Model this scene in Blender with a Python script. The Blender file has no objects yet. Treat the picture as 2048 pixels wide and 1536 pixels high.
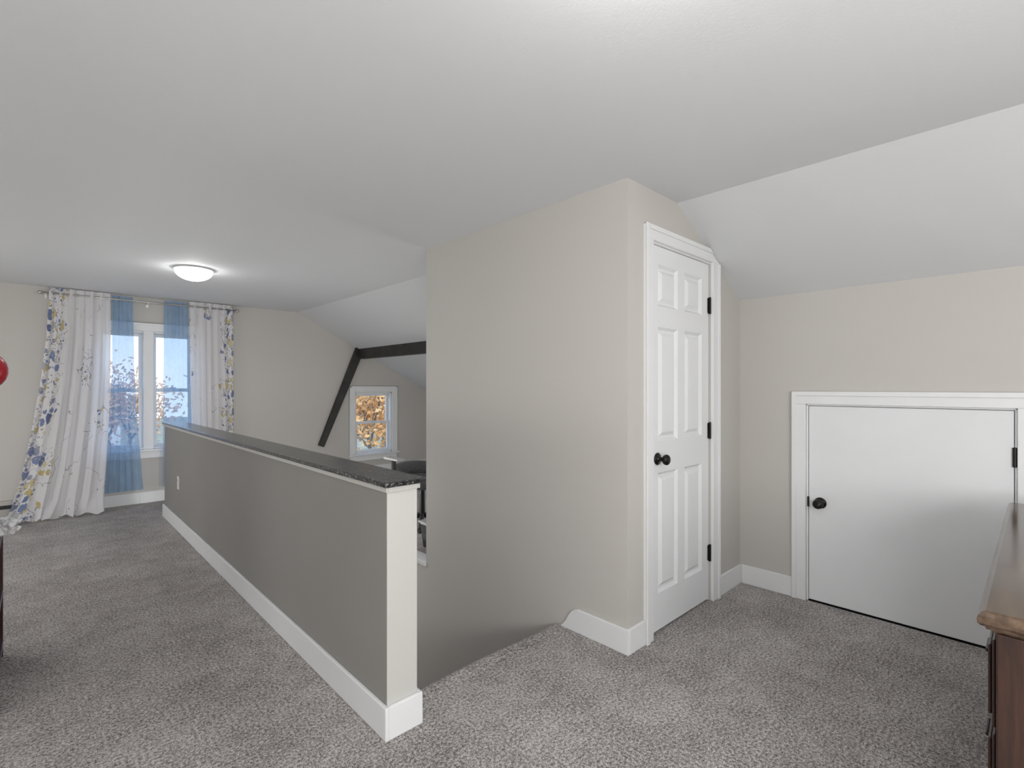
import bpy, bmesh, math, random
from mathutils import Vector, Matrix
random.seed(7)
S = bpy.context.scene
COL = S.collection
S.view_settings.view_transform = 'Standard'
S.view_settings.look = 'None'
S.view_settings.exposure = 0.16

# ------------------------------------------------------------------ materials
def nt(name):
    m = bpy.data.materials.new(name); m.use_nodes = True
    t = m.node_tree; b = t.nodes.get('Principled BSDF')
    return m, t, b
def node(t, typ, **kw):
    n = t.nodes.new(typ)
    for k, v in kw.items():
        setattr(n, k, v)
    return n
def coord(t, which='Object'):
    return node(t, 'ShaderNodeTexCoord').outputs[which]
def geo_pos(t):
    return node(t, 'ShaderNodeNewGeometry').outputs['Position']
def noise(t, vec, scale, detail=3, rough=0.5):
    n = node(t, 'ShaderNodeTexNoise'); n.inputs['Scale'].default_value = scale
    n.inputs['Detail'].default_value = detail; n.inputs['Roughness'].default_value = rough
    t.links.new(vec, n.inputs['Vector']); return n
def ramp(t, fac, stops):
    r = node(t, 'ShaderNodeValToRGB'); e = r.color_ramp.elements
    while len(e) < len(stops): e.new(0.5)
    for i, (p, c) in enumerate(stops):
        e[i].position = p; e[i].color = (c[0], c[1], c[2], 1)
    t.links.new(fac, r.inputs['Fac']); return r
def bump(t, h, b, strength, dist):
    n = node(t, 'ShaderNodeBump'); n.inputs['Strength'].default_value = strength
    n.inputs['Distance'].default_value = dist
    t.links.new(h, n.inputs['Height']); t.links.new(n.outputs['Normal'], b.inputs['Normal'])
def math_n(t, op, a, b=None, c=None):
    n = node(t, 'ShaderNodeMath', operation=op)
    for i, v in enumerate((a, b, c)):
        if v is None: continue
        if isinstance(v, (int, float)): n.inputs[i].default_value = v
        else: t.links.new(v, n.inputs[i])
    return n.outputs[0]
def mixc(t, f, a, b, blend='MIX'):
    n = node(t, 'ShaderNodeMix', data_type='RGBA', blend_type=blend)
    if isinstance(f, (int, float)): n.inputs[0].default_value = f
    else: t.links.new(f, n.inputs[0])
    for i, v in ((6, a), (7, b)):
        if isinstance(v, tuple): n.inputs[i].default_value = (v[0], v[1], v[2], 1)
        else: t.links.new(v, n.inputs[i])
    return n.outputs[2]

def simple(name, c, rough=0.5, var=0.04, nscale=3, bs=0.0, bscale=200, bd=0.001, metal=0, spec=None):
    m, t, b = nt(name)
    n = noise(t, geo_pos(t), nscale)
    c2 = tuple(x*(1-var*2) for x in c); c1 = tuple(min(1, x*(1+var)) for x in c)
    r = ramp(t, n.outputs['Fac'], [(0.3, c2), (0.7, c1)])
    t.links.new(r.outputs[0], b.inputs['Base Color'])
    b.inputs['Roughness'].default_value = rough; b.inputs['Metallic'].default_value = metal
    if spec is not None: b.inputs['Specular IOR Level'].default_value = spec
    if bs > 0:
        bn = noise(t, geo_pos(t), bscale, 4)
        bump(t, bn.outputs['Fac'], b, bs, bd)
    return m

M = {}
M['wall'] = simple('greige_wall_paint', (0.585, 0.566, 0.533), 0.65, 0.006, 1.5, 0.10, 160, 0.001, spec=0.2)
M['wall_taupe'] = simple('taupe_half_wall', (0.315, 0.305, 0.288), 0.65, 0.02, 1.5, 0.15, 160, 0.001, spec=0.2)  # half wall body, darker than the other walls
M['post'] = simple('pale_half_wall_tone', (0.60, 0.592, 0.565), 0.55, 0.01, 2, 0.08, 120, 0.001, spec=0.3)  # end face and cap moulding, paler than the half wall body
M['ceil'] = simple('ceiling_paint', (0.69, 0.70, 0.712), 0.8, 0.006, 1.2, 0.25, 120, 0.0015, spec=0.15)
M['white'] = simple('white_trim_paint', (0.84, 0.85, 0.855), 0.4, 0.01, 4, 0.03, 90, 0.0006, spec=0.35)
M['door'] = simple('white_door_paint', (0.83, 0.842, 0.855), 0.8, 0.008, 4, 0.04, 140, 0.0006, spec=0.08)
M['black'] = simple('black_bronze_metal', (0.018, 0.016, 0.015), 0.35, 0.1, 20, metal=0.6)
M['plastic_white'] = simple('white_plastic', (0.8, 0.78, 0.73), 0.35, 0.01)
M['chair'] = simple('charcoal_fabric', (0.17, 0.17, 0.175), 0.9, 0.1, 40, 0.3, 400)
M['blackp'] = simple('black_plastic', (0.02, 0.02, 0.022), 0.4, 0.1, 10)
M['grey'] = simple('light_grey_plastic', (0.62, 0.62, 0.62), 0.35, 0.03)
M['nickel'] = simple('brushed_nickel', (0.55, 0.54, 0.52), 0.35, 0.03, 30, metal=0.9)
M['maroon'] = simple('maroon_lacquer', (0.035, 0.006, 0.012), 0.3, 0.15, 12)
M['red'] = simple('red_glaze', (0.42, 0.008, 0.02), 0.3, 0.05, 8)
M['heater'] = simple('heater_enamel', (0.45, 0.43, 0.40), 0.5, 0.03)
M['heaterslot'] = simple('heater_slot_shadow', (0.03, 0.03, 0.03), 0.7, 0.03)
M['siding'] = simple('white_siding', (0.75, 0.77, 0.8), 0.7, 0.04, 2)
M['roof'] = simple('roof_shingle', (0.16, 0.16, 0.18), 0.9, 0.2, 12)
M['bark'] = simple('grey_bark', (0.2, 0.18, 0.165), 0.9, 0.25, 15, 0.5, 60, 0.01)
M['grass'] = simple('autumn_grass', (0.34, 0.31, 0.2), 0.95, 0.25, 3)
M['darkpane'] = simple('dark_house_pane', (0.05, 0.06, 0.08), 0.1, 0.05)

def cap_mat():
    m, t, b = nt('black_painted_wood')
    p = geo_pos(t)
    mp = node(t, 'ShaderNodeMapping'); mp.inputs['Scale'].default_value = (1, 0.12, 1)
    t.links.new(p, mp.inputs[0])
    n = noise(t, mp.outputs[0], 60, 5)
    r = ramp(t, n.outputs['Fac'], [(0.3, (0.010, 0.010, 0.011)), (0.72, (0.05, 0.048, 0.047))])
    sp = noise(t, p, 90, 4, 0.6)
    s2 = ramp(t, sp.outputs['Fac'], [(0.58, (0, 0, 0)), (0.66, (1, 1, 1))])
    c = mixc(t, s2.outputs[0], r.outputs[0], (0.32, 0.315, 0.31))
    t.links.new(c, b.inputs['Base Color']); b.inputs['Roughness'].default_value = 0.2
    b.inputs['Specular IOR Level'].default_value = 0.8
    b2 = noise(t, p, 55, 4)
    bump(t, b2.outputs['Fac'], b, 0.6, 0.003)
    return m
M['cap'] = cap_mat()
M['beam'] = simple('black_stained_beam', (0.034, 0.031, 0.029), 0.55, 0.25, 8, 0.5, 30, 0.004)

def carpet_mat():
    m, t, b = nt('taupe_carpet_pile')
    p = geo_pos(t)
    big = noise(t, p, 2.6, 3); mid = noise(t, p, 12, 3)
    fine = noise(t, p, 90, 4, 0.8); fine2 = noise(t, p, 230, 2, 0.6)
    f = math_n(t, 'MULTIPLY', fine.outputs['Fac'], 0.7)
    f = math_n(t, 'MULTIPLY_ADD', fine2.outputs['Fac'], 0.35, f)
    f = math_n(t, 'MULTIPLY_ADD', mid.outputs['Fac'], 0.08, f)
    f = math_n(t, 'MULTIPLY_ADD', big.outputs['Fac'], 0.11, f)
    r = ramp(t, f, [(0.51, (0.075, 0.066, 0.062)), (0.605, (0.36, 0.33, 0.315)), (0.70, (0.80, 0.76, 0.735))])
    t.links.new(r.outputs[0], b.inputs['Base Color'])
    b.inputs['Roughness'].default_value = 1.0; b.inputs['Specular IOR Level'].default_value = 0.05
    b.inputs['Sheen Weight'].default_value = 0.2
    bump(t, f, b, 1.0, 0.013)
    return m
M['carpet'] = carpet_mat()

def wood_mat(name, c1, c2, sc, rough):
    m, t, b = nt(name)
    p = geo_pos(t)
    mp = node(t, 'ShaderNodeMapping'); mp.inputs['Scale'].default_value = sc
    t.links.new(p, mp.inputs[0])
    n = noise(t, mp.outputs[0], 12, 6, 0.6)
    r = ramp(t, n.outputs['Fac'], [(0.32, c1), (0.68, c2)])
    t.links.new(r.outputs[0], b.inputs['Base Color']); b.inputs['Roughness'].default_value = rough
    bump(t, n.outputs['Fac'], b, 0.08, 0.001)
    return m
M['wood_top'] = wood_mat('lit_mahogany_top', (0.038, 0.024, 0.017), (0.125, 0.08, 0.05), (0.35, 4, 4), 0.13)  # dresser mahogany with the lit sheen of its top put into the colour
M['wood_end'] = wood_mat('dark_mahogany', (0.010, 0.004, 0.003), (0.048, 0.019, 0.011), (5, 5, 0.4), 0.3)

def dome_mat():
    m, t, b = nt('frosted_glass_lit'); out = t.nodes['Material Output']
    n = noise(t, geo_pos(t), 20)
    r = ramp(t, n.outputs['Fac'], [(0.3, (1.0, 0.98, 0.95)), (0.7, (1.0, 0.99, 0.98))])
    em = node(t, 'ShaderNodeEmission'); em.inputs[1].default_value = 3.8
    t.links.new(r.outputs[0], em.inputs[0])
    tr = node(t, 'ShaderNodeBsdfTransparent'); mx = node(t, 'ShaderNodeMixShader'); mx.inputs[0].default_value = 0.5
    t.links.new(tr.outputs[0], mx.inputs[1]); t.links.new(em.outputs[0], mx.inputs[2])
    t.links.new(mx.outputs[0], out.inputs[0]); return m
M['dome'] = dome_mat()

def glass_pane():
    m, t, b = nt('window_glass')
    out = t.nodes['Material Output']
    tr = node(t, 'ShaderNodeBsdfTransparent'); gl = node(t, 'ShaderNodeBsdfGlossy')
    gl.inputs['Roughness'].default_value = 0.02
    mx = node(t, 'ShaderNodeMixShader'); mx.inputs[0].default_value = 0.05
    t.links.new(tr.outputs[0], mx.inputs[1]); t.links.new(gl.outputs[0], mx.inputs[2])
    t.links.new(mx.outputs[0], out.inputs[0]); return m
M['pane'] = glass_pane()

def cello():
    m, t, b = nt('clear_cellophane')
    out = t.nodes['Material Output']
    n = noise(t, coord(t), 45, 3)
    tr = node(t, 'ShaderNodeBsdfTransparent'); gl = node(t, 'ShaderNodeBsdfDiffuse')
    gl.inputs[0].default_value = (0.95, 0.95, 0.97, 1)
    f = ramp(t, n.outputs['Fac'], [(0.42, (0.08,)*3), (0.58, (0.75,)*3)])
    mx = node(t, 'ShaderNodeMixShader')
    t.links.new(f.outputs[0], mx.inputs[0])
    t.links.new(tr.outputs[0], mx.inputs[1]); t.links.new(gl.outputs[0], mx.inputs[2])
    t.links.new(mx.outputs[0], out.inputs[0]); return m
M['cello'] = cello()

def cloth(name, basecol_fn, transl, alpha):
    m, t, b = nt(name); out = t.nodes['Material Output']
    c = basecol_fn(t)
    d = node(t, 'ShaderNodeBsdfDiffuse'); tl = node(t, 'ShaderNodeBsdfTranslucent')
    for n in (d, tl):
        if isinstance(c, tuple): n.inputs[0].default_value = (*c, 1)
        else: t.links.new(c, n.inputs[0])
    mx = node(t, 'ShaderNodeMixShader'); mx.inputs[0].default_value = transl
    t.links.new(d.outputs[0], mx.inputs[1]); t.links.new(tl.outputs[0], mx.inputs[2])
    last = mx
    if alpha < 1:
        tr = node(t, 'ShaderNodeBsdfTransparent'); m2 = node(t, 'ShaderNodeMixShader')
        m2.inputs[0].default_value = alpha
        t.links.new(tr.outputs[0], m2.inputs[1]); t.links.new(mx.outputs[0], m2.inputs[2]); last = m2
    t.links.new(last.outputs[0], out.inputs[0]); return m
def floral(t):
    uv = coord(t, 'UV')
    wob = noise(t, uv, 14, 3)
    vadd = node(t, 'ShaderNodeVectorMath', operation='MULTIPLY_ADD')
    t.links.new(wob.outputs['Color'], vadd.inputs[0]); vadd.inputs[1].default_value = (0.09, 0.09, 0)
    t.links.new(uv, vadd.inputs[2])
    sep = node(t, 'ShaderNodeSeparateXYZ'); t.links.new(uv, sep.inputs[0])
    col = (0.95, 0.94, 0.96)
    edge = node(t, 'ShaderNodeMapRange'); edge.inputs[1].default_value = 0.02; edge.inputs[2].default_value = 0.42
    edge.inputs[3].default_value = 0.38; edge.inputs[4].default_value = -0.055
    t.links.new(sep.outputs[0], edge.inputs[0])
    dn = noise(t, uv, 3.2, 2)
    dens = math_n(t, 'ADD', dn.outputs['Fac'], edge.outputs[0])
    bn = noise(t, uv, 3.5, 2)
    br = math_n(t, 'ABSOLUTE', math_n(t, 'SUBTRACT', bn.outputs['Fac'], 0.5))
    bm = math_n(t, 'MULTIPLY', math_n(t, 'LESS_THAN', br, 0.005), math_n(t, 'GREATER_THAN', dens, 0.48))
    col = mixc(t, bm, col, (0.50, 0.48, 0.52))
    for sc, rad, thr, stops in (
        (10, 0.55, 0.60, [(0.0, (0.66, 0.54, 0.22)), (0.4, (0.80, 0.72, 0.42)), (0.55, (0.58, 0.60, 0.65)), (0.7, (0.13, 0.18, 0.38)), (0.85, (0.25, 0.32, 0.54))]),
        (26, 0.36, 0.57, [(0.0, (0.20, 0.24, 0.45)), (0.4, (0.50, 0.53, 0.62)), (0.7, (0.70, 0.60, 0.34)), (0.9, (0.26, 0.28, 0.46))])):
        v = node(t, 'ShaderNodeTexVoronoi'); v.inputs['Scale'].default_value = sc
        v.voronoi_dimensions = '2D'
        t.links.new(vadd.outputs[0], v.inputs['Vector'])
        sc2 = node(t, 'ShaderNodeSeparateColor'); t.links.new(v.outputs['Color'], sc2.inputs[0])
        rr = math_n(t, 'MULTIPLY', sc2.outputs[1], rad)
        mk = math_n(t, 'LESS_THAN', v.outputs['Distance'], rr)
        mk = math_n(t, 'MULTIPLY', mk, math_n(t, 'GREATER_THAN', dens, thr))
        cr = ramp(t, sc2.outputs[0], stops)
        col = mixc(t, mk, col, cr.outputs[0])
    return col
M['floral'] = cloth('floral_curtain_cloth', floral, 0.38, 0.91)
def bluec(t):
    n = noise(t, coord(t, 'UV'), 5, 3)
    return ramp(t, n.outputs['Fac'], [(0.3, (0.27, 0.47, 0.72)), (0.7, (0.35, 0.56, 0.82))]).outputs[0]
M['blue'] = cloth('blue_sheer_voile', bluec, 0.42, 0.62)
def leafm(name, a, b_, c):
    def f(t):
        n = noise(t, geo_pos(t), 3.0, 4)
        return ramp(t, n.outputs['Fac'], [(0.3, a), (0.5, b_), (0.7, c)]).outputs[0]
    return cloth(name, f, 0.4, 1.0)
M['leaf1'] = leafm('yellow_orange_leaves', (0.84, 0.58, 0.27), (0.74, 0.42, 0.18), (0.88, 0.70, 0.38))
M['leaf2'] = leafm('rust_leaves', (0.64, 0.42, 0.30), (0.74, 0.50, 0.35), (0.78, 0.62, 0.46))

# ------------------------------------------------------------------ mesh builder
class MB:
    def __init__(s): s.v = []; s.f = []; s.uv = None
    def add(s, vs, fs):
        o = len(s.v); s.v += [tuple(v) for v in vs]; s.f += [tuple(i+o for i in f) for f in fs]; return s
    def box(s, x0, x1, y0, y1, z0, z1):
        return s.add([(x0,y0,z0),(x1,y0,z0),(x1,y1,z0),(x0,y1,z0),(x0,y0,z1),(x1,y0,z1),(x1,y1,z1),(x0,y1,z1)],
            [(0,3,2,1),(4,5,6,7),(0,1,5,4),(1,2,6,5),(2,3,7,6),(3,0,4,7)])
    def hexa(s, a, b):
        return s.add(list(a)+list(b), [(3,2,1,0),(4,5,6,7),(0,1,5,4),(1,2,6,5),(2,3,7,6),(3,0,4,7)])
    def poly(s, pts, ext):
        n = len(pts); e = Vector(ext)
        vs = [Vector(p) for p in pts] + [Vector(p)+e for p in pts]
        return s.add(vs, [tuple(range(n-1,-1,-1)), tuple(range(n,2*n))] + [(i,(i+1)%n,n+(i+1)%n,n+i) for i in range(n)])
    def lathe(s, prof, c, axis='Z', seg=32, arc=None):
        c = Vector(c)
        o = len(s.v)
        for r, h in prof:
            for k in range(seg):
                a = 2*math.pi*k/seg; x, y = r*math.cos(a), r*math.sin(a)
                if axis == 'Z': p = (x, y, h)
                elif axis == '-Y': p = (x, -h, y)
                elif axis == '-X': p = (-h, x, y)
                elif axis == 'X': p = (h, x, y)
                else: p = (x, h, y)
                s.v.append(tuple(c+Vector(p)))
        for i in range(len(prof)-1):
            for k in range(seg):
                a = o+i*seg+k; b = o+i*seg+(k+1)%seg
                s.f.append((a, b, b+seg, a+seg))
        s.f.append(tuple(o+k for k in range(seg)))
        s.f.append(tuple(o+(len(prof)-1)*seg+k for k in range(seg)))
        return s
    def tube(s, p0, p1, r0, r1, seg=8):
        p0, p1 = Vector(p0), Vector(p1); d = (p1-p0).normalized()
        u = d.orthogonal().normalized(); w = d.cross(u); o = len(s.v)
        for p, r in ((p0, r0), (p1, r1)):
            for k in range(seg):
                a = 2*math.pi*k/seg; s.v.append(tuple(p+u*math.cos(a)*r+w*math.sin(a)*r))
        for k in range(seg): s.f.append((o+k, o+(k+1)%seg, o+seg+(k+1)%seg, o+seg+k))
        s.f.append(tuple(o+k for k in range(seg))); s.f.append(tuple(o+seg+k for k in range(seg)))
        return s

WO = {}
def make(name, mb, mat, parent=None, origin=None, smooth=False, bevel=0, subs=0, **props):
    xs = [v[0] for v in mb.v]; ys = [v[1] for v in mb.v]; zs = [v[2] for v in mb.v]
    if origin is None: origin = ((min(xs)+max(xs))/2, (min(ys)+max(ys))/2, min(zs))
    o = Vector(origin)
    me = bpy.data.meshes.new(name); me.from_pydata([tuple(Vector(v)-o) for v in mb.v], [], mb.f)
    bm = bmesh.new(); bm.from_mesh(me); bmesh.ops.recalc_face_normals(bm, faces=bm.faces); bm.to_mesh(me); bm.free()
    if mb.uv:
        l = me.uv_layers.new(name='UVMap')
        for lp in me.loops: l.data[lp.index].uv = mb.uv[lp.vertex_index]
    me.materials.append(M[mat] if isinstance(mat, str) else mat)
    if smooth:
        for p in me.polygons: p.use_smooth = True
    ob = bpy.data.objects.new(name, me); COL.objects.link(ob)
    WO[ob.name] = o
    if parent: ob.parent = parent; ob.location = o - WO[parent.name]
    else: ob.location = o
    if bevel:
        b = ob.modifiers.new('bevel', 'BEVEL'); b.width = bevel; b.segments = 2; b.limit_method = 'ANGLE'
    for k, v in props.items(): ob[k] = v
    return ob
def empty(name, loc, **props):
    ob = bpy.data.objects.new(name, None); COL.objects.link(ob); ob.location = loc
    ob.empty_display_size = 0.1
    WO[ob.name] = Vector(loc)
    for k, v in props.items(): ob[k] = v
    return ob
ST = dict(kind='structure')

# ------------------------------------------------------------------ dimensions
H = 2.305; XC = 2.56; XK = 3.395; ZK = 1.868; SL = (H-ZK)/(XK-XC)
YF = 6.9; XE = 5.0; XL = -2.0; YN = -2.5
YC = 1.375; XS = 2.075; YS = 3.10; YST = 1.80
HX0, HX1 = 0.935, 1.063; HY0, HY1 = 1.65, 6.05
def roof(x): return H if x <= XC else H-(x-XC)*SL

def wall_x(name, x0, x1, y0, y1, holes, zb=0.0, topf=roof, mat='wall', **p):
    xs = sorted(set([x0, x1] + [h[0] for h in holes] + [h[1] for h in holes] + ([XC] if x0 < XC < x1 else [])))
    mb = MB()
    for a, b in zip(xs[:-1], xs[1:]):
        cur = zb; segs = []
        for h in sorted([h for h in holes if h[0] <= a+1e-6 and h[1] >= b-1e-6], key=lambda h: h[2]):
            if h[2] > cur+1e-6: segs.append((cur, cur, h[2], h[2]))
            cur = h[3]
        segs.append((cur, cur, topf(a), topf(b)))
        for (za, zb_, zc, zd) in segs:
            mb.hexa([(a,y0,za),(b,y0,zb_),(b,y1,zb_),(a,y1,za)], [(a,y0,zc),(b,y0,zd),(b,y1,zd),(a,y1,zc)])
    return make(name, mb, mat, **ST, **p)
def wall_y(name, y0, y1, x0, x1, holes, zb, zt, mat='wall'):
    ys = sorted(set([y0, y1] + [h[0] for h in holes] + [h[1] for h in holes])); mb = MB()
    for a, b in zip(ys[:-1], ys[1:]):
        cur = zb
        for h in [h for h in holes if h[0] <= a+1e-6 and h[1] >= b-1e-6]:
            if h[2] > cur+1e-6: mb.box(x0, x1, a, b, cur, h[2])
            cur = h[3]
        mb.box(x0, x1, a, b, cur, zt)
    return make(name, mb, mat, **ST)

W1 = (0.47, 1.36, 0.60, 1.92)
W2 = (3.38, 3.98, 0.31, 1.22)
wall_x('wall_far', XL-0.1, XE+0.1, YF, YF+0.12, [W1, W2])
wall_x('wall_near', XL-0.1, XE+0.1, YN-0.1, YN, [])
wall_y('wall_left', YN, YF, XL-0.1, XL, [], 0, H)
D2 = (0.075, 0.98, 0.0, 1.19)
wall_y('wall_knee', YN, YC, XK, XK+0.1, [D2], 0, ZK-0.0)
D1 = (2.285, 2.965, 0.0, 2.045)
wall_x('wall_closet', XS, XK+0.1, YC, YC+0.1, [D1])
wall_y('wall_stairwell', YC+0.1, YS, XS, XS+0.1, [], -2.7, H)
wall_x('wall_closet_back', XS+0.1, XE, YS-0.1, YS, [])
wall_y('wall_eave', YS, YF, XE, XE+0.1, [], 0, roof(XE))
mb = MB(); mb.box(XS, XS+0.1, YS, 5.4, -2.7, -0.02)
make('wall_stairwell_lower', mb, 'wall', **ST)
mb = MB(); mb.box(HX1-0.1, HX1, YST, 5.4, -2.7, -0.2)
make('wall_stairwell_side', mb, 'wall', **ST)
mb = MB(); mb.box(HX1-0.1, XS+0.1, 5.4, 5.5, -2.7, -0.2)
make('wall_stairwell_end', mb, 'wall', **ST)

mb = MB()
mb.box(XL-0.1, XC, YN-0.1, YF+0.12, H, H+0.1)
mb.hexa([(XC,YN-0.1,H),(XE+0.15,YN-0.1,roof(XE+0.15)),(XE+0.15,YF+0.12,roof(XE+0.15)),(XC,YF+0.12,H)],
        [(XC,YN-0.1,H+0.1),(XE+0.15,YN-0.1,roof(XE+0.15)+0.1),(XE+0.15,YF+0.12,roof(XE+0.15)+0.1),(XC,YF+0.12,H+0.1)])
make('ceiling', mb, 'ceil', **ST)

mb = MB()
mb.box(XL-0.1, HX1, YN-0.1, YF, -0.2, 0)
mb.box(HX1, XE+0.1, YN-0.1, YST, -0.2, 0)
mb.box(XS+0.1, XE+0.1, YST, YF, -0.2, 0)
mb.box(HX1, XS+0.1, 5.4, YF, -0.2, 0)
mb.box(HX1, XS, YST, 5.4, -2.8, -2.7)
make('floor', mb, 'carpet', **ST)
mb = MB()
n = 13
pts = []
N = 24
for i in range(N+1):
    x = HX1+0.002+(XS-HX1-0.004)*i/N
    yo = 0.018*math.sin(math.pi*i/N)-0.02*(i/N)**5
    pts.append([(x, YST-0.05, 0.003), (x, YST+0.0+yo, 0.003), (x, YST+0.022+yo, -0.005), (x, YST+0.032+yo, -0.025), (x, YST+0.022+yo, -0.05), (x, YST-0.05, -0.05)])
o = len(mb.v)
for ring_ in pts: mb.v += ring_
for i in range(N):
    for k in range(6):
        mb.f.append((o+i*6+k, o+i*6+(k+1)%6, o+(i+1)*6+(k+1)%6, o+(i+1)*6+k))
for i in range(1, n):
    z = -i*2.7/n; y = YST+(i-1)*0.26
    mb.box(HX1+0.002, XS-0.002, y, y+0.28, z-0.12, z)
    mb.box(HX1+0.002, XS-0.002, y-0.0, y+0.02, z, z+2.7/n-0.0)
make('staircase', mb, 'carpet', label='carpeted staircase descending between two walls', category='stairs', kind='structure')

# ------------------------------------------------------------------ divider half wall
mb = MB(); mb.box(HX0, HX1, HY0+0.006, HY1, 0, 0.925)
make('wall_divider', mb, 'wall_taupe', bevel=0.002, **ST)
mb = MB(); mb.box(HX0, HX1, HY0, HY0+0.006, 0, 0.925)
make('trim_7', mb, 'post', bevel=0.002, label='pale end face of the half wall', **ST)
BH = 0.122
mb = MB()
mb.box(HX0-0.016, HX0, HY0-0.016, HY1+0.016, 0, BH)
mb.box(HX0, HX1+0.016, HY0-0.016, HY0, 0, BH)
mb.box(HX0, HX1, HY1, HY1+0.016, 0, BH)
mb.box(HX1, HX1+0.016, HY0, YST-0.06, 0, BH)
make('baseboard_divider', mb, 'white', bevel=0.004, **ST)
mb = MB()
mb.box(HX0-0.009, HX0, HY0-0.009, HY1, 0.904, 0.925)
mb.box(HX0, HX1, HY0-0.009, HY0, 0.904, 0.925)
mb.box(HX1, HX1+0.009, HY0-0.009, HY1, 0.904, 0.925)
make('trim_1', mb, 'post', bevel=0.003, **ST)
mb = MB(); mb.box(HX0-0.02, HX1+0.024, HY0-0.026, HY1+0.015, 0.925, 0.946)
make('trim_2', mb, 'cap', bevel=0.004, label='glossy black wooden cap along the top of the half wall', **ST)

def base(name, *boxes):
    mb = MB()
    for b in boxes: mb.box(b[0], b[1], b[2], b[3], 0, BH)
    make(name, mb, 'white', bevel=0.004, **ST)
mb = MB()
prof = [(YC-0.015, 0), (1.795, 0), (1.775, 0.018), (1.755, 0.042), (1.738, 0.072), (1.720, 0.098), (1.70, 0.114), (1.675, BH), (YC-0.015, BH)]
mb.poly([(XS-0.015, a, b) for a, b in prof], (0.015, 0, 0))
mb.box(XS, 2.218, YC-0.015, YC, 0, BH); mb.box(3.045, XK, YC-0.015, YC, 0, BH)
make('baseboard_closet', mb, 'white', bevel=0.003, **ST)
base('baseboard_knee', (XK-0.015, XK, 1.052, YC-0.015), (XK-0.015, XK, YN, 0.002))
base('baseboard_far', (0.0, HX0-0.1, YF-0.015, YF), (HX0-0.1, XE, YF-0.015, YF))
base('baseboard_left', (XL, XL+0.015, YN, YF-0.015))
base('baseboard_near', (XL+0.015, XK-0.015, YN, YN+0.015))
mb = MB(); mb.box(XS-0.012, XS+0.1, YS, 5.4, -0.02, 0.012)
make('trim_3', mb, 'white', bevel=0.003, **ST)

# ------------------------------------------------------------------ closet door (six-panel)
def raised_door(mb, x0, x1, z0, z1, yf, th, panels):
    xs = sorted(set([x0, x1]+[p[0] for p in panels]+[p[1] for p in panels]))
    zs = sorted(set([z0, z1]+[p[2] for p in panels]+[p[3] for p in panels]))
    for a, b in zip(xs[:-1], xs[1:]):
        for c, d in zip(zs[:-1], zs[1:]):
            if any(abs(p[0]-a)<1e-6 and p[2]<=c+1e-6 and p[3]>=d-1e-6 for p in panels): continue
            mb.box(a, b, yf, yf+th, c, d)
    for (a, b, c, d) in panels:
        mb.box(a, b, yf+0.016, yf+th, c, d)
        m_ = 0.014
        def ring(i0, ya, i1, yb):
            A = [(a+i0,ya,c+i0),(b-i0,ya,c+i0),(b-i0,ya,d-i0),(a+i0,ya,d-i0)]
            B = [(a+i1,yb,c+i1),(b-i1,yb,c+i1),(b-i1,yb,d-i1),(a+i1,yb,d-i1)]
            mb.add(A+B, [(k,(k+1)%4,4+(k+1)%4,4+k) for k in range(4)])
        ring(0, yf, m_, yf+0.0155)
        ring(0.026, yf+0.0155, 0.045, yf+0.003)
        i = 0.045
        mb.add([(a+i,yf+0.003,c+i),(b-i,yf+0.003,c+i),(b-i,yf+0.003,d-i),(a+i,yf+0.003,d-i)], [(0,1,2,3)])
cols = [(2.376, 2.585), (2.663, 2.872)]
rows = [(0.205, 0.84), (1.005, 1.61), (1.72, 1.94)]
mb = MB()
raised_door(mb, 2.296, 2.954, 0.012, 2.034, YC+0.012, 0.035, [(c[0], c[1], r[0], r[1]) for c in cols for r in rows])
d1 = make('door_1', mb, 'door', origin=(2.296, YC+0.03, 0.012), label='white six-panel closet door, closed', **ST)
def knob_at(c, axis, parent):
    prof = [(0.0, 0), (0.032, 0.0), (0.033, 0.004), (0.028, 0.009), (0.013, 0.012), (0.011, 0.03), (0.014, 0.036),
            (0.024, 0.042), (0.028, 0.052), (0.027, 0.060), (0.02, 0.067), (0.0, 0.070)]
    mb = MB(); mb.lathe(prof, c, axis, 28)
    make('knob', mb, 'black', parent=parent, origin=c, smooth=True, label='dark bronze round door knob')
knob_at((2.368, YC+0.012, 0.915), '-Y', d1)
mb = MB(); mb.box(2.293, 2.302, YC+0.008, YC+0.04, 0.885, 0.945)
make('latch_plate', mb, 'black', parent=d1)
for z in (0.29, 1.03, 1.785):
    mb = MB(); mb.box(2.945, 2.969, YC+0.004, YC+0.014, z-0.045, z+0.045)
    mb.lathe([(0.007, -0.05), (0.007, 0.05)], (2.958, YC+0.002, z), 'Z', 12)
    make('hinge', mb, 'black', parent=d1)
mb = MB()
def cas(p, y0, dy): mb.poly([(a, y0, b) for a, b in p], (0, dy, 0))
ox0, ox1, oz = 2.218, 3.045, 2.115
z_r = roof(ox1)-0.004; x_t = XC+(H-oz)/SL-0.008
cas([(ox0,0),(2.285,0),(2.285,2.045),(ox0,2.045)], YC, -0.018)
cas([(2.965,0),(ox1,0),(ox1,2.045),(2.965,2.045)], YC, -0.018)
cas([(ox0,2.045),(ox1,2.045),(ox1,z_r),(x_t,oz),(ox0,oz)], YC, -0.018)
cas([(ox0-0.004,0),(ox0+0.022,0),(ox0+0.022,oz-0.018),(ox0-0.004,oz+0.004)], YC-0.018, -0.009)
cas([(ox0-0.004,oz+0.002),(ox0+0.02,oz-0.022),(x_t+0.03,oz-0.022),(x_t-0.005,oz+0.002)], YC-0.018, -0.009)
cas([(ox1-0.02,0),(ox1,0),(ox1,z_r-0.005),(ox1-0.02,z_r-0.005)], YC-0.018, -0.009)
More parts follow.
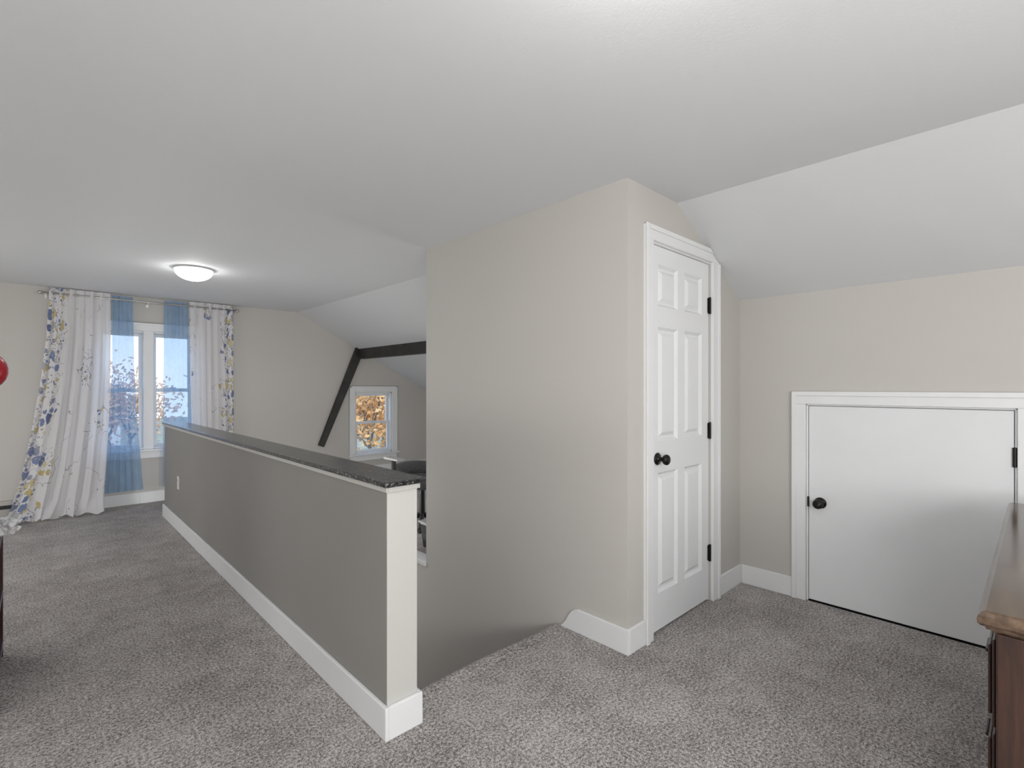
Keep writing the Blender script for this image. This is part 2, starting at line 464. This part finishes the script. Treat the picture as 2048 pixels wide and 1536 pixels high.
mb.box(2.285, 2.294, YC, YC+0.1, 0, 2.045); mb.box(2.957, 2.965, YC+0.015, YC+0.1, 0, 2.045); mb.box(2.285, 2.965, YC, YC+0.1, 2.037, 2.045)
make('trim_4', mb, 'white', bevel=0.003, label='white moulded casing around the closet door', **ST)

# ------------------------------------------------------------------ knee wall access door
mb = MB(); mb.box(XK+0.006, XK+0.04, 0.087, 0.967, 0.010, 1.178)
d2 = make('door_2', mb, 'door', origin=(XK+0.02, 0.087, 0.010), bevel=0.002, label='short flat white access door in the knee wall', **ST)
knob_at((XK+0.006, 0.905, 0.60), '-X', d2)
mb = MB(); mb.box(XK-0.003, XK+0.03, 0.964, 0.974, 0.57, 0.63)
make('latch_plate', mb, 'black', parent=d2)
for z in (0.25, 0.955):
    mb = MB(); mb.box(XK-0.002, XK+0.008, 0.075, 0.093, z-0.045, z+0.045)
    mb.lathe([(0.006, -0.048), (0.006, 0.048)], (XK-0.003, 0.084, z), 'Z', 12)
    make('hinge', mb, 'black', parent=d2)
mb = MB()
ya, yb, zt = 0.002, 1.052, 1.262
mb.box(XK-0.018, XK, 0.98, yb, 0, 1.19); mb.box(XK-0.018, XK, ya, 0.075, 0, 1.19); mb.box(XK-0.018, XK, ya, yb, 1.19, zt)
mb.box(XK-0.027, XK-0.018, yb-0.022, yb+0.003, 0, zt+0.003); mb.box(XK-0.027, XK-0.018, ya-0.003, ya+0.02, 0, zt+0.003)
mb.box(XK-0.0265, XK-0.018, ya, yb, zt-0.022, zt+0.004)
mb.box(XK, XK+0.1, 0.970, 0.98, 0, 1.19); mb.box(XK, XK+0.1, 0.075, 0.084, 0, 1.19); mb.box(XK, XK+0.1, 0.075, 0.98, 1.181, 1.19)
mb.box(XK+0.045, XK+0.06, 0.084, 0.97, 0, 1.181)
make('trim_5', mb, 'white', bevel=0.003, label='white moulded casing around the access door', **ST)
mb = MB(); mb.box(XK+0.002, XK+0.04, 0.084, 0.97, 0, 0.004)  # black strip paints in the shade of the gap below the door
make('gap_shade_strip', mb, 'black', label='dark strip standing in for the shaded gap under the access door', **ST)

# ------------------------------------------------------------------ outlet
o = empty('wall_outlet', (HX0-0.003, 5.37, 0.37), label='white duplex outlet plate on the half wall', category='outlet')
mb = MB(); mb.box(HX0-0.006, HX0, 5.335, 5.405, 0.37, 0.485)
make('cover_plate', mb, 'plastic_white', parent=o, bevel=0.002)
for z in (0.405, 0.45):
    mb = MB(); mb.lathe([(0.016, 0), (0.016, 0.003), (0.014, 0.004)], (HX0-0.006, 5.37, z), '-X', 20)
    make('socket', mb, 'grey', parent=o)

# ------------------------------------------------------------------ windows
def window(name, W, pairs, label):
    x0, x1, z0, z1 = W
    w = empty(name, ((x0+x1)/2, YF, z0), label=label, **ST)
    cw = 0.085
    mb = MB()
    mb.box(x0-cw, x0, YF-0.02, YF, z0-0.0, z1+cw); mb.box(x1, x1+cw, YF-0.02, YF, z0, z1+cw); mb.box(x0, x1, YF-0.02, YF, z1, z1+cw)
    mb.box(x0-cw-0.004, x0-cw+0.02, YF-0.03, YF-0.02, z0, z1+cw+0.004); mb.box(x1+cw-0.02, x1+cw+0.004, YF-0.03, YF-0.02, z0, z1+cw+0.004)
    mb.box(x0-cw, x1+cw, YF-0.03, YF-0.02, z1+cw-0.02, z1+cw+0.004)
    mb.box(x0-cw, x1+cw, YF-0.018, YF, z0-0.1, z0-0.02)
    mb.box(x0, x0+0.02, YF, YF+0.12, z0, z1); mb.box(x1-0.02, x1, YF, YF+0.12, z0, z1); mb.box(x0, x1, YF, YF+0.12, z1-0.02, z1); mb.box(x0, x1, YF, YF+0.12, z0, z0+0.02)
    xm = (x0+x1)/2
    if pairs == 2: mb.box(xm-0.045, xm+0.045, YF-0.018, YF+0.1, z0, z1)
    make('window_frame', mb, 'white', parent=w, bevel=0.003)
    mb = MB(); mb.box(x0-cw-0.03, x1+cw+0.03, YF-0.055, YF+0.02, z0-0.022, z0)
    make('sill', mb, 'white', parent=w, bevel=0.005)
    spans = [(x0+0.02, x1-0.02)] if pairs == 1 else [(x0+0.02, xm-0.045), (xm+0.045, x1-0.02)]
    zm = (z0+z1)/2
    for a, b in spans:
        for (lo, hi, y) in ((zm-0.02, z1-0.02, YF+0.07), (z0+0.02, zm+0.02, YF+0.04)):
            mb = MB(); r = 0.036
            mb.box(a, a+r, y, y+0.028, lo, hi); mb.box(b-r, b, y, y+0.028, lo, hi)
            mb.box(a+r, b-r, y, y+0.028, lo, lo+r); mb.box(a+r, b-r, y, y+0.028, hi-r, hi)
            s_ = make('sash', mb, 'white', parent=w, bevel=0.003)
            mb = MB(); mb.box(a+r, b-r, y+0.012, y+0.015, lo+r, hi-r)
            make('glass_pane', mb, 'pane', parent=s_)
        mb = MB(); mb.box((a+b)/2-0.03, (a+b)/2+0.03, YF+0.018, YF+0.04, zm+0.02, zm+0.032)
        make('sash_lock', mb, 'nickel', parent=w, bevel=0.002)
window('window_1', W1, 2, 'white double-hung window pair behind curtains')
window('window_2', W2, 1, 'small white double-hung window low on gable wall')

# ------------------------------------------------------------------ beams
mb = MB(); mb.poly([(3.42, YS, 1.71), (3.42, YS, roof(3.42)), (3.53, YS, roof(3.53)), (3.53, YS, 1.71)], (0, YF-YS, 0))
make('roof_beam', mb, 'beam', bevel=0.003, label='black stained roof beam under the sloped ceiling', category='beam')
mb = MB()
mb.poly([(3.385, YF-0.05, roof(3.385)), (3.42, YF-0.05, roof(3.42)), (3.45, YF-0.05, 1.71), (2.905, YF-0.05, 0.46), (2.832, YF-0.05, 0.49)], (0, 0.05, 0))
make('brace_beam', mb, 'beam', bevel=0.003, label='black stained diagonal brace against the gable wall', category='beam')

# ------------------------------------------------------------------ ceiling lights
def lamp(x, y, watts):
    k = 0.85
    e = empty('ceiling_light', (x, y, H), label='flush mount frosted dome ceiling light, switched on', category='ceiling light', group='dome ceiling lights')
    mb = MB(); mb.lathe([(0.15*k, 0), (0.174*k, -0.003), (0.178*k, -0.008), (0.174*k, -0.013), (0.165*k, -0.014)], (x, y, H), 'Z', 48)
    make('fixture_rim', mb, 'white', parent=e, smooth=True)
    prof = [(0.166*k, -0.013)]
    for i in range(1, 11):
        a = i/10*math.pi/2; prof.append(((0.166*math.cos(a)+0.002)*k, -0.013-0.09*math.sin(a)))
    mb = MB(); mb.lathe(prof, (x, y, H), 'Z', 48)
    mb.f.pop(-2)
    make('lamp_shade', mb, 'dome', parent=e, smooth=True)
    mb = MB(); mb.lathe([(0.004, -0.101), (0.010, -0.105), (0.009, -0.113), (0.004, -0.120), (0.001, -0.122)], (x, y, H), 'Z', 16)
    make('finial', mb, 'nickel', parent=e, smooth=True)
    L = bpy.data.lights.new('bulb', 'POINT'); L.energy = watts; L.shadow_soft_size = 0.03; L.color = (1, 0.99, 0.975)
    lo = bpy.data.objects.new('bulb', L); COL.objects.link(lo); lo.parent = e; lo.location = (0, 0, -0.065)
lamp(0.98, 4.99, 8)
lamp(0.86, 0.49, 18)
def add_fill(loc, watts, r, c=(1, 1, 1)):  # bare point lights without fixtures, added to even out the room lighting
    L = bpy.data.lights.new('fill_light', 'POINT'); L.energy = watts; L.shadow_soft_size = r; L.color = c
    lo = bpy.data.objects.new('fill_light', L); COL.objects.link(lo); lo.location = loc
add_fill((0.70, -1.3, 1.25), 82, 0.45)
add_fill((0.10, -0.35, 0.9), 44, 0.2)
add_fill((-1.5, 2.3, 0.5), 18, 0.4)
add_fill((-1.5, 5.0, 0.7), 36, 0.3)
add_fill((4.4, 3.6, 0.35), 20, 0.3)
add_fill((1.57, 4.5, 0.25), 24, 0.12)

# ------------------------------------------------------------------ curtains
rz = 2.235; ry = YF-0.085
r = empty('curtain_rod', (0.91, ry, rz), label='thin brushed metal curtain rod near the ceiling', category='curtain rod')
mb = MB(); mb.tube((0.03, ry, rz), (1.80, ry, rz), 0.010, 0.010, 16); make('rod', mb, 'nickel', parent=r, smooth=True)
for x in (0.03, 1.80):
    mb = MB(); mb.lathe([(0.002, -0.02), (0.014, -0.014), (0.02, 0), (0.014, 0.014), (0.002, 0.02)], (x, ry, rz), 'X', 16)
    make('finial', mb, 'nickel', parent=r, smooth=True)
for x in (0.07, 0.905, 1.77):
    mb = MB(); mb.box(x-0.008, x+0.008, ry-0.006, YF, rz-0.016, rz-0.009); mb.box(x-0.012, x+0.012, YF-0.006, YF, rz-0.05, rz+0.02)
    make('bracket', mb, 'nickel', parent=r)

def curtain(name, rows, y0, nf, amp, mat, zt, cloth_w, flip=False, nu=120, nv=70, seed=0, puddle=False, **p):
    rnd = random.Random(seed)
    ph = [rnd.uniform(0, 6.28) for _ in range(6)]
    zb = p.pop('zb')
    mb = MB(); mb.uv = []
    for j in range(nv+1):
        t = j/nv
        for k in range(len(rows)-1):
            if rows[k][0] <= t <= rows[k+1][0]: break
        a, b = rows[k], rows[k+1]; q = (t-a[0])/(b[0]-a[0])
        xa = a[1]+(b[1]-a[1])*q; xb = a[2]+(b[2]-a[2])*q; yo = a[3]+(b[3]-a[3])*q
        for i in range(nu+1):
            u = i/nu
            s = 2*math.pi*nf*u
            am = amp*(0.75+0.5*t)*(0.7+0.3*math.sin(3*u*6.28+ph[0]))
            y = y0+yo+am*math.sin(s+ph[1]+0.9*math.sin(2.2*t+ph[2]))+0.25*am*math.sin(2.3*s+ph[3]+t*2)
            x = xa+(xb-xa)*u+0.25*am*math.cos(2*s+ph[4])
            z = zt+(zb-zt)*t
            if puddle and t > 0.93:
                w = (t-0.93)/0.07; y -= 0.10*w*(1+0.4*math.sin(s*0.7+ph[5])); x += 0.03*w*math.sin(s*0.5+ph[5]); z = max(z, 0.012+0.012*(1+math.sin(s*1.3+ph[2])))
            y = min(y, YF-0.022)
            mb.v.append((x, y, z))
            mb.uv.append((((1-u) if flip else u)*cloth_w, (1-t)*2.2+seed*3.1))
    for j in range(nv):
        for i in range(nu):
            o_ = j*(nu+1)+i; mb.f.append((o_, o_+1, o_+nu+2, o_+nu+1))
    ob = make(name, mb, mat, smooth=True, category='curtain', **p)
    return ob
curtain('curtain', [(0, 0.10, 0.575, 0), (0.2, 0.08, 0.58, 0), (0.4, 0.04, 0.575, -0.01), (0.6, -0.02, 0.565, -0.03), (0.8, -0.09, 0.54, -0.07), (0.93, -0.16, 0.52, -0.11), (1, -0.22, 0.50, -0.14)], ry, 6, 0.024, 'floral', rz+0.055, 1.25,
        seed=1, puddle=True, zb=0.01, label='white floral curtain with blue and yellow blossoms pooling on carpet')
curtain('curtain', [(0, 1.29, 1.75, 0), (0.5, 1.31, 1.76, 0), (1, 1.33, 1.76, -0.01)], ry, 6, 0.024, 'floral', rz+0.055, 1.1, flip=True,
        seed=2, zb=0.04, label='white floral curtain with blue and yellow blossoms hanging straight')
curtain('sheer_curtain', [(0, 0.585, 0.77, 0.005), (0.35, 0.59, 0.78, 0), (0.6, 0.57, 0.80, -0.01), (1, 0.52, 0.86, -0.03)], ry, 5, 0.012, 'blue', rz+0.04, 0.7,
        seed=3, zb=0.17, label='translucent blue sheer curtain flaring at the hem')
curtain('sheer_curtain', [(0, 1.05, 1.28, 0.005), (0.5, 1.04, 1.30, 0), (1, 1.03, 1.32, -0.02)], ry, 5, 0.012, 'blue', rz+0.04, 0.7,
        seed=4, zb=0.17, label='translucent blue sheer curtain hanging straight')

# ------------------------------------------------------------------ baseboard heater
h = empty('baseboard_heater', (-0.75, YF-0.03, 0), label='low beige electric baseboard heater against the wall', category='heater')
mb = MB(); mb.poly([(-1.5, YF, 0.02), (-1.5, YF-0.055, 0.02), (-1.5, YF-0.06, 0.13), (-1.5, YF-0.03, 0.195), (-1.5, YF, 0.195)], (1.48, 0, 0))
make('housing', mb, 'heater', parent=h, bevel=0.003)
mb = MB(); mb.box(-1.45, -0.06, YF-0.063, YF-0.05, 0.12, 0.155)
make('vent_slot', mb, 'heaterslot', parent=h)
mb = MB(); mb.box(-1.45, -0.06, YF-0.05, YF-0.01, 0.0, 0.02)
make('foot', mb, 'heaterslot', parent=h)

# ------------------------------------------------------------------ dresser
DX0, DX1, DY1, DY0, DZ = 1.50, 3.03, 0.097, -0.40, 0.80
e = empty('dresser', ((DX0+DX1)/2, (DY0+DY1)/2, 0), label='dark mahogany long dresser with polished top and moulded edge', category='dresser')
bx0, bx1, by0, by1 = DX0+0.03, DX1-0.03, DY0, DY1-0.03
mb = MB()
mb.box(bx0, bx1, by0, by1, 0.08, 0.752)
for xs_, sgn in ((bx0, -1), (bx1, 1)):
    xa, xb = sorted((xs_, xs_+sgn*0.008))
    mb.box(xa, xb, by0, by0+0.06, 0.08, 0.752); mb.box(xa, xb, by1-0.05, by1, 0.08, 0.752)
    mb.box(xa, xb, by0+0.06, by1-0.05, 0.67, 0.752); mb.box(xa, xb, by0+0.06, by1-0.05, 0.08, 0.16)
make('body', mb, 'wood_end', parent=e, bevel=0.003)
mb = MB()
mb.box(bx0-0.01, bx1+0.01, by0, by1+0.014, 0.0, 0.06); mb.box(bx0-0.005, bx1+0.005, by0, by1+0.008, 0.06, 0.085)
make('plinth', mb, 'wood_end', parent=e, bevel=0.006)
mb = MB()
edge = [(0.026, 0.752), (0.022, 0.757), (0.015, 0.759), (0.013, 0.765), (0.006, 0.768), (0.001, 0.774), (0.0, 0.782), (0.002, 0.790), (0.007, 0.797), (0.014, DZ)]
for (k, z) in edge:
    mb.v += [(DX0+k, DY0, z), (DX1-k, DY0, z), (DX1-k, DY1-k, z), (DX0+k, DY1-k, z)]
for i in range(len(edge)-1):
    for k in range(4): mb.f.append((i*4+k, i*4+(k+1)%4, i*4+4+(k+1)%4, i*4+4+k))
mb.f.append((0, 1, 2, 3)); q = (len(edge)-1)*4; mb.f.append((q, q+1, q+2, q+3))
make('dresser_top', mb, 'wood_top', parent=e)
dw = (bx1-bx0-0.04)/3
for r_ in range(3):
    for c_ in range(3):
        xa = bx0+0.02+c_*dw+0.008; xb = xa+dw-0.016; za = 0.10+r_*0.213; zb_ = za+0.198
        mb = MB(); mb.box(xa, xb, by1, by1+0.008, za, zb_); mb.box(xa+0.02, xb-0.02, by1+0.008, by1+0.016, za+0.02, zb_-0.02)
        dr = make('drawer', mb, 'wood_end', parent=e, bevel=0.004)
        mb = MB(); xm, zm = (xa+xb)/2, (za+zb_)/2
        mb.tube((xm-0.04, by1+0.026, zm), (xm+0.04, by1+0.026, zm), 0.0035, 0.0035, 8)
        mb.tube((xm-0.04, by1+0.014, zm), (xm-0.04, by1+0.027, zm), 0.004, 0.004, 8); mb.tube((xm+0.04, by1+0.014, zm), (xm+0.04, by1+0.027, zm), 0.004, 0.004, 8)
        make('handle', mb, 'black', parent=dr, label='dark metal bail handle')

# ------------------------------------------------------------------ low cabinet with recessed hutch
BX0, BX1, BY0, BY1 = -0.48, -0.115, 2.80, 3.44
e = empty('bookcase', ((BX0+BX1)/2, (BY0+BY1)/2, 0), label='dark maroon open bookcase with recessed upper shelf', category='bookcase')
for y0_, y1_, y2_, y3_ in ((BY0, BY0+0.022, BY0, BY0+0.022), (BY1-0.022, BY1, BY1-0.042, BY1-0.020)):
    mb = MB(); mb.box(BX0, BX1, y0_, y1_, 0, 0.578); make('side_panel', mb, 'maroon', parent=e, bevel=0.002)
    mb = MB(); mb.box(BX0, -0.28, y2_, y3_, 0.60, 1.178); make('side_panel', mb, 'maroon', parent=e, bevel=0.002)
mb = MB(); mb.box(BX0, BX0+0.01, BY0+0.022, BY1-0.042, 0.03, 1.178)
make('back_panel', mb, 'maroon', parent=e)
for z, x1, yb_ in ((0.05, BX1, BY1-0.022), (0.30, BX1, BY1-0.022), (0.578, BX1, BY1), (0.88, -0.28, BY1-0.042), (1.178, -0.14, BY1-0.03)):
    mb = MB(); mb.box(BX0+0.01, x1, BY0+(0.022 if z < 0.5 or z == 0.88 else 0), yb_, z, z+0.022)
    make('shelf', mb, 'maroon', parent=e, bevel=0.002)
BZ = 1.20
e = empty('table_lamp', (-0.19, 3.35, BZ), label='small lamp with round red shade on white base', category='lamp')
mb = MB(); mb.lathe([(0.002, 0), (0.045, 0), (0.047, 0.012), (0.035, 0.03), (0.03, 0.06), (0.032, 0.075)], (-0.19, 3.35, BZ), 'Z', 28)
make('base', mb, 'plastic_white', parent=e, smooth=True)
pr = [(0.03, 0.068)]+[(0.097*math.sin(a), 0.168-0.097*math.cos(a)) for a in [0.35+i*0.27 for i in range(11)]]
mb = MB(); mb.lathe(pr, (-0.19, 3.35, BZ), 'Z', 36)
make('lamp_shade', mb, 'red', parent=e, smooth=True)
mb = MB()
bmx = bmesh.new(); bmesh.ops.create_icosphere(bmx, subdivisions=3, radius=1)
rr = random.Random(3)
for v in bmx.verts:
    k = 1+rr.uniform(-0.35, 0.35); v.co = Vector((v.co.x*0.07*k, v.co.y*0.07*k, max(v.co.z*0.042*k, -0.038)))
mb.v = [tuple(v.co+Vector((-0.13, 3.34, 0.639))) for v in bmx.verts]; mb.f = [tuple(v.index for v in f.verts) for f in bmx.faces]; bmx.free()
make('plastic_bag', mb, 'cello', label='crumpled clear cellophane bag on a bookcase shelf', category='bag')

# ------------------------------------------------------------------ barrel chair beyond the stairwell
cx, cy = 2.62, 3.98
e = empty('office_chair', (cx, cy, 0), label='charcoal swivel chair with rounded back and light grey armrests', category='chair')
mb = MB()
seg = 26
def backpts(r, z): 
    return [(cx+r*math.cos(a), cy+r*math.sin(a), z) for a in [math.radians(-30+240*i/seg) for i in range(seg+1)]]
lay = []
for r_, z in ((0.24, 0.45), (0.265, 0.52), (0.27, 0.56), (0.255, 0.575), (0.235, 0.56), (0.22, 0.50), (0.215, 0.45)):
    pts = backpts(r_, z)
    if z > 0.5:
        pts = [(p[0], p[1], z-0.08*(abs(i/seg-0.5)*2)**2.5) for i, p in enumerate(pts)]
    lay.append(pts)
for l in lay: mb.v += l
nn = seg+1
for a in range(len(lay)):
    b = (a+1) % len(lay)
    for i in range(seg): mb.f.append((a*nn+i, a*nn+i+1, b*nn+i+1, b*nn+i))
mb.f.append(tuple(a*nn for a in range(len(lay)))); mb.f.append(tuple(a*nn+seg for a in range(len(lay))))
make('backrest', mb, 'chair', parent=e, smooth=True)
mb = MB(); mb.lathe([(0.02, 0.37), (0.2, 0.37), (0.225, 0.39), (0.225, 0.43), (0.2, 0.45), (0.02, 0.455)], (cx, cy, 0), 'Z', 36)
make('seat', mb, 'chair', parent=e, smooth=True)
mb = MB(); mb.lathe([(0.025, 0.08), (0.025, 0.37)], (cx, cy, 0), 'Z', 16); make('column', mb, 'blackp', parent=e)
for k in range(5):
    a = 2*math.pi*k/5+0.3; ex, ey = cx+0.25*math.cos(a), cy+0.25*math.sin(a)
    mb = MB(); mb.tube((cx, cy, 0.10), (ex, ey, 0.065), 0.022, 0.014, 10); make('leg', mb, 'blackp', parent=e)
    mb = MB(); mb.lathe([(0.024, -0.018), (0.026, -0.01), (0.026, 0.01), (0.024, 0.018)], (ex, ey, 0.026), 'X', 16)
    mb.box(ex-0.006, ex+0.006, ey-0.006, ey+0.006, 0.03, 0.07); make('caster', mb, 'blackp', parent=e)
for sx in (-0.30, 0.30):
    mb = MB(); mb.tube((cx+sx, cy, 0.40), (cx+sx, cy, 0.645), 0.02, 0.02, 10); mb.tube((cx+sx*0.55, cy, 0.39), (cx+sx, cy, 0.41), 0.016, 0.016, 8)
    make('arm_post', mb, 'blackp', parent=e)
    mb = MB(); mb.box(cx+sx-0.04, cx+sx+0.04, cy-0.12, cy+0.12, 0.642, 0.665); make('armrest', mb, 'grey', parent=e, bevel=0.01)
e = empty('storage_bin', (2.42, 3.32, 0), label='black plastic storage bin with light grey lid', category='bin')
mb = MB(); mb.hexa([(2.27,3.20,0),(2.57,3.20,0),(2.57,3.44,0),(2.27,3.44,0)], [(2.25,3.18,0.2),(2.59,3.18,0.2),(2.59,3.46,0.2),(2.25,3.46,0.2)])
make('bin_body', mb, 'blackp', parent=e, bevel=0.01)
mb = MB(); mb.box(2.24, 2.60, 3.17, 3.47, 0.2, 0.215); make('lid', mb, 'grey', parent=e, bevel=0.006)

# ------------------------------------------------------------------ exterior
mb = MB(); mb.box(-40, 60, YF+0.6, 90, -3.3, -3.2)
make('lawn', mb, 'grass', kind='structure', label='autumn grass around the house', category='ground')
def tree(x, y, ht, cr, lm, nleaf, seed, ls=1.0):
    rnd = random.Random(seed); e = empty('tree', (x, y, -3.2), label='autumn tree with orange and yellow leaves outside', category='tree')
    mb = MB(); tips = []
    def grow(p, d, l, r_, lev):
        q = p+d*l; mb.tube(p, q, r_, r_*0.7, 6)
        if lev > 1: tips.append(q)
        if lev == 5: return
        for _ in range(3 if lev < 4 else 2):
            nd = (d+Vector((rnd.uniform(-1,1), rnd.uniform(-1,1), rnd.uniform(-0.5,0.6)))*0.75).normalized()
            grow(q, nd, l*rnd.uniform(0.6, 0.8), r_*0.55, lev+1)
    grow(Vector((x, y, -3.2)), Vector((0, 0, 1)), ht*0.33, cr*0.045, 0)
    make('trunk', mb, 'bark', parent=e, origin=(x, y, -3.2))
    lb = MB()
    for _ in range(nleaf):
        c = rnd.choice(tips)+Vector((rnd.gauss(0,1), rnd.gauss(0,1), rnd.gauss(0,1)))*cr*0.15
        c.z = max(c.z, -2.9)
        u = Vector((rnd.gauss(0,1), rnd.gauss(0,1), rnd.gauss(0,1))).normalized(); w = u.orthogonal().normalized(); s = rnd.uniform(0.05, 0.10)*ls
        lb.add([c-u*s, c+w*s*0.6, c+u*s, c-w*s*0.6], [(0,1,2,3)])
    f = make('foliage', lb, lm, parent=e)
    f['kind'] = 'stuff'
tree(6.4, 12.0, 5.2, 2.8, 'leaf1', 7000, 11)
tree(11.5, 20.5, 7.0, 4.5, 'leaf2', 9000, 12, 1.8)
tree(2.2, 23.0, 4.6, 3.2, 'leaf2', 2500, 13, 1.2)
tree(-4.5, 26.0, 4.2, 3.4, 'leaf1', 3500, 14, 1.4)
e = empty('house', (-1.5, 34, -3.2), label='white neighbouring house with grey gable roof', category='house')
hx = -6
mb = MB(); mb.box(hx, hx+9, 31, 37, -3.2, 0.0); mb.poly([(hx,31,0.0),(hx,37,0.0),(hx,34,1.3)], (9,0,0)); make('house_body', mb, 'siding', parent=e)
mb = MB()
mb.hexa([(hx-.3,30.7,-.13),(hx+9.3,30.7,-.13),(hx+9.3,34,1.31),(hx-.3,34,1.31)], [(hx-.3,30.7,0.0),(hx+9.3,30.7,0.0),(hx+9.3,34,1.45),(hx-.3,34,1.45)])
mb.hexa([(hx-.3,34,1.31),(hx+9.3,34,1.31),(hx+9.3,37.3,-.13),(hx-.3,37.3,-.13)], [(hx-.3,34,1.45),(hx+9.3,34,1.45),(hx+9.3,37.3,0.0),(hx-.3,37.3,0.0)])
make('roof', mb, 'roof', parent=e)
for x in (1.4, 3.4, 5.4, 7.4):
    mb = MB(); mb.box(hx+x, hx+x+0.8, 30.95, 31.0, -1.9, -0.6); make('house_window', mb, 'darkpane', parent=e)
L = bpy.data.lights.new('sun', 'SUN'); L.energy = 2.0; L.angle = 0.02; L.color = (1, 0.95, 0.88)
so = bpy.data.objects.new('sun', L); COL.objects.link(so); so.rotation_euler = Vector((0.25, 1.0, -0.62)).to_track_quat('-Z', 'Y').to_euler()

# ------------------------------------------------------------------ world
w = bpy.data.worlds.new('World'); S.world = w; w.use_nodes = True
t = w.node_tree; bg = t.nodes['Background']
tc = node(t, 'ShaderNodeTexCoord'); sp = node(t, 'ShaderNodeSeparateXYZ'); t.links.new(tc.outputs['Generated'], sp.inputs[0])
cn = noise(t, tc.outputs['Generated'], 3, 5)
sky = ramp(t, sp.outputs[2], [(0.0, (0.66, 0.81, 1.0)), (0.35, (0.32, 0.56, 0.98))])
cl = ramp(t, cn.outputs['Fac'], [(0.5, (0, 0, 0)), (0.7, (1, 1, 1))])
t.links.new(mixc(t, cl.outputs[0], sky.outputs[0], (0.9, 0.93, 1.0)), bg.inputs[0])
bg.inputs[1].default_value = 2.0

# ------------------------------------------------------------------ camera
cam = bpy.data.cameras.new('camera'); co = bpy.data.objects.new('camera', cam); COL.objects.link(co)
cam.sensor_width = 36; cam.lens = 1003/2048*36; cam.shift_y = 7/2048
cam.clip_start = 0.02; cam.clip_end = 300
co.location = (0, 0, 1.29); co.rotation_euler = (math.radians(90), 0, -math.radians(43.5))
S.camera = co
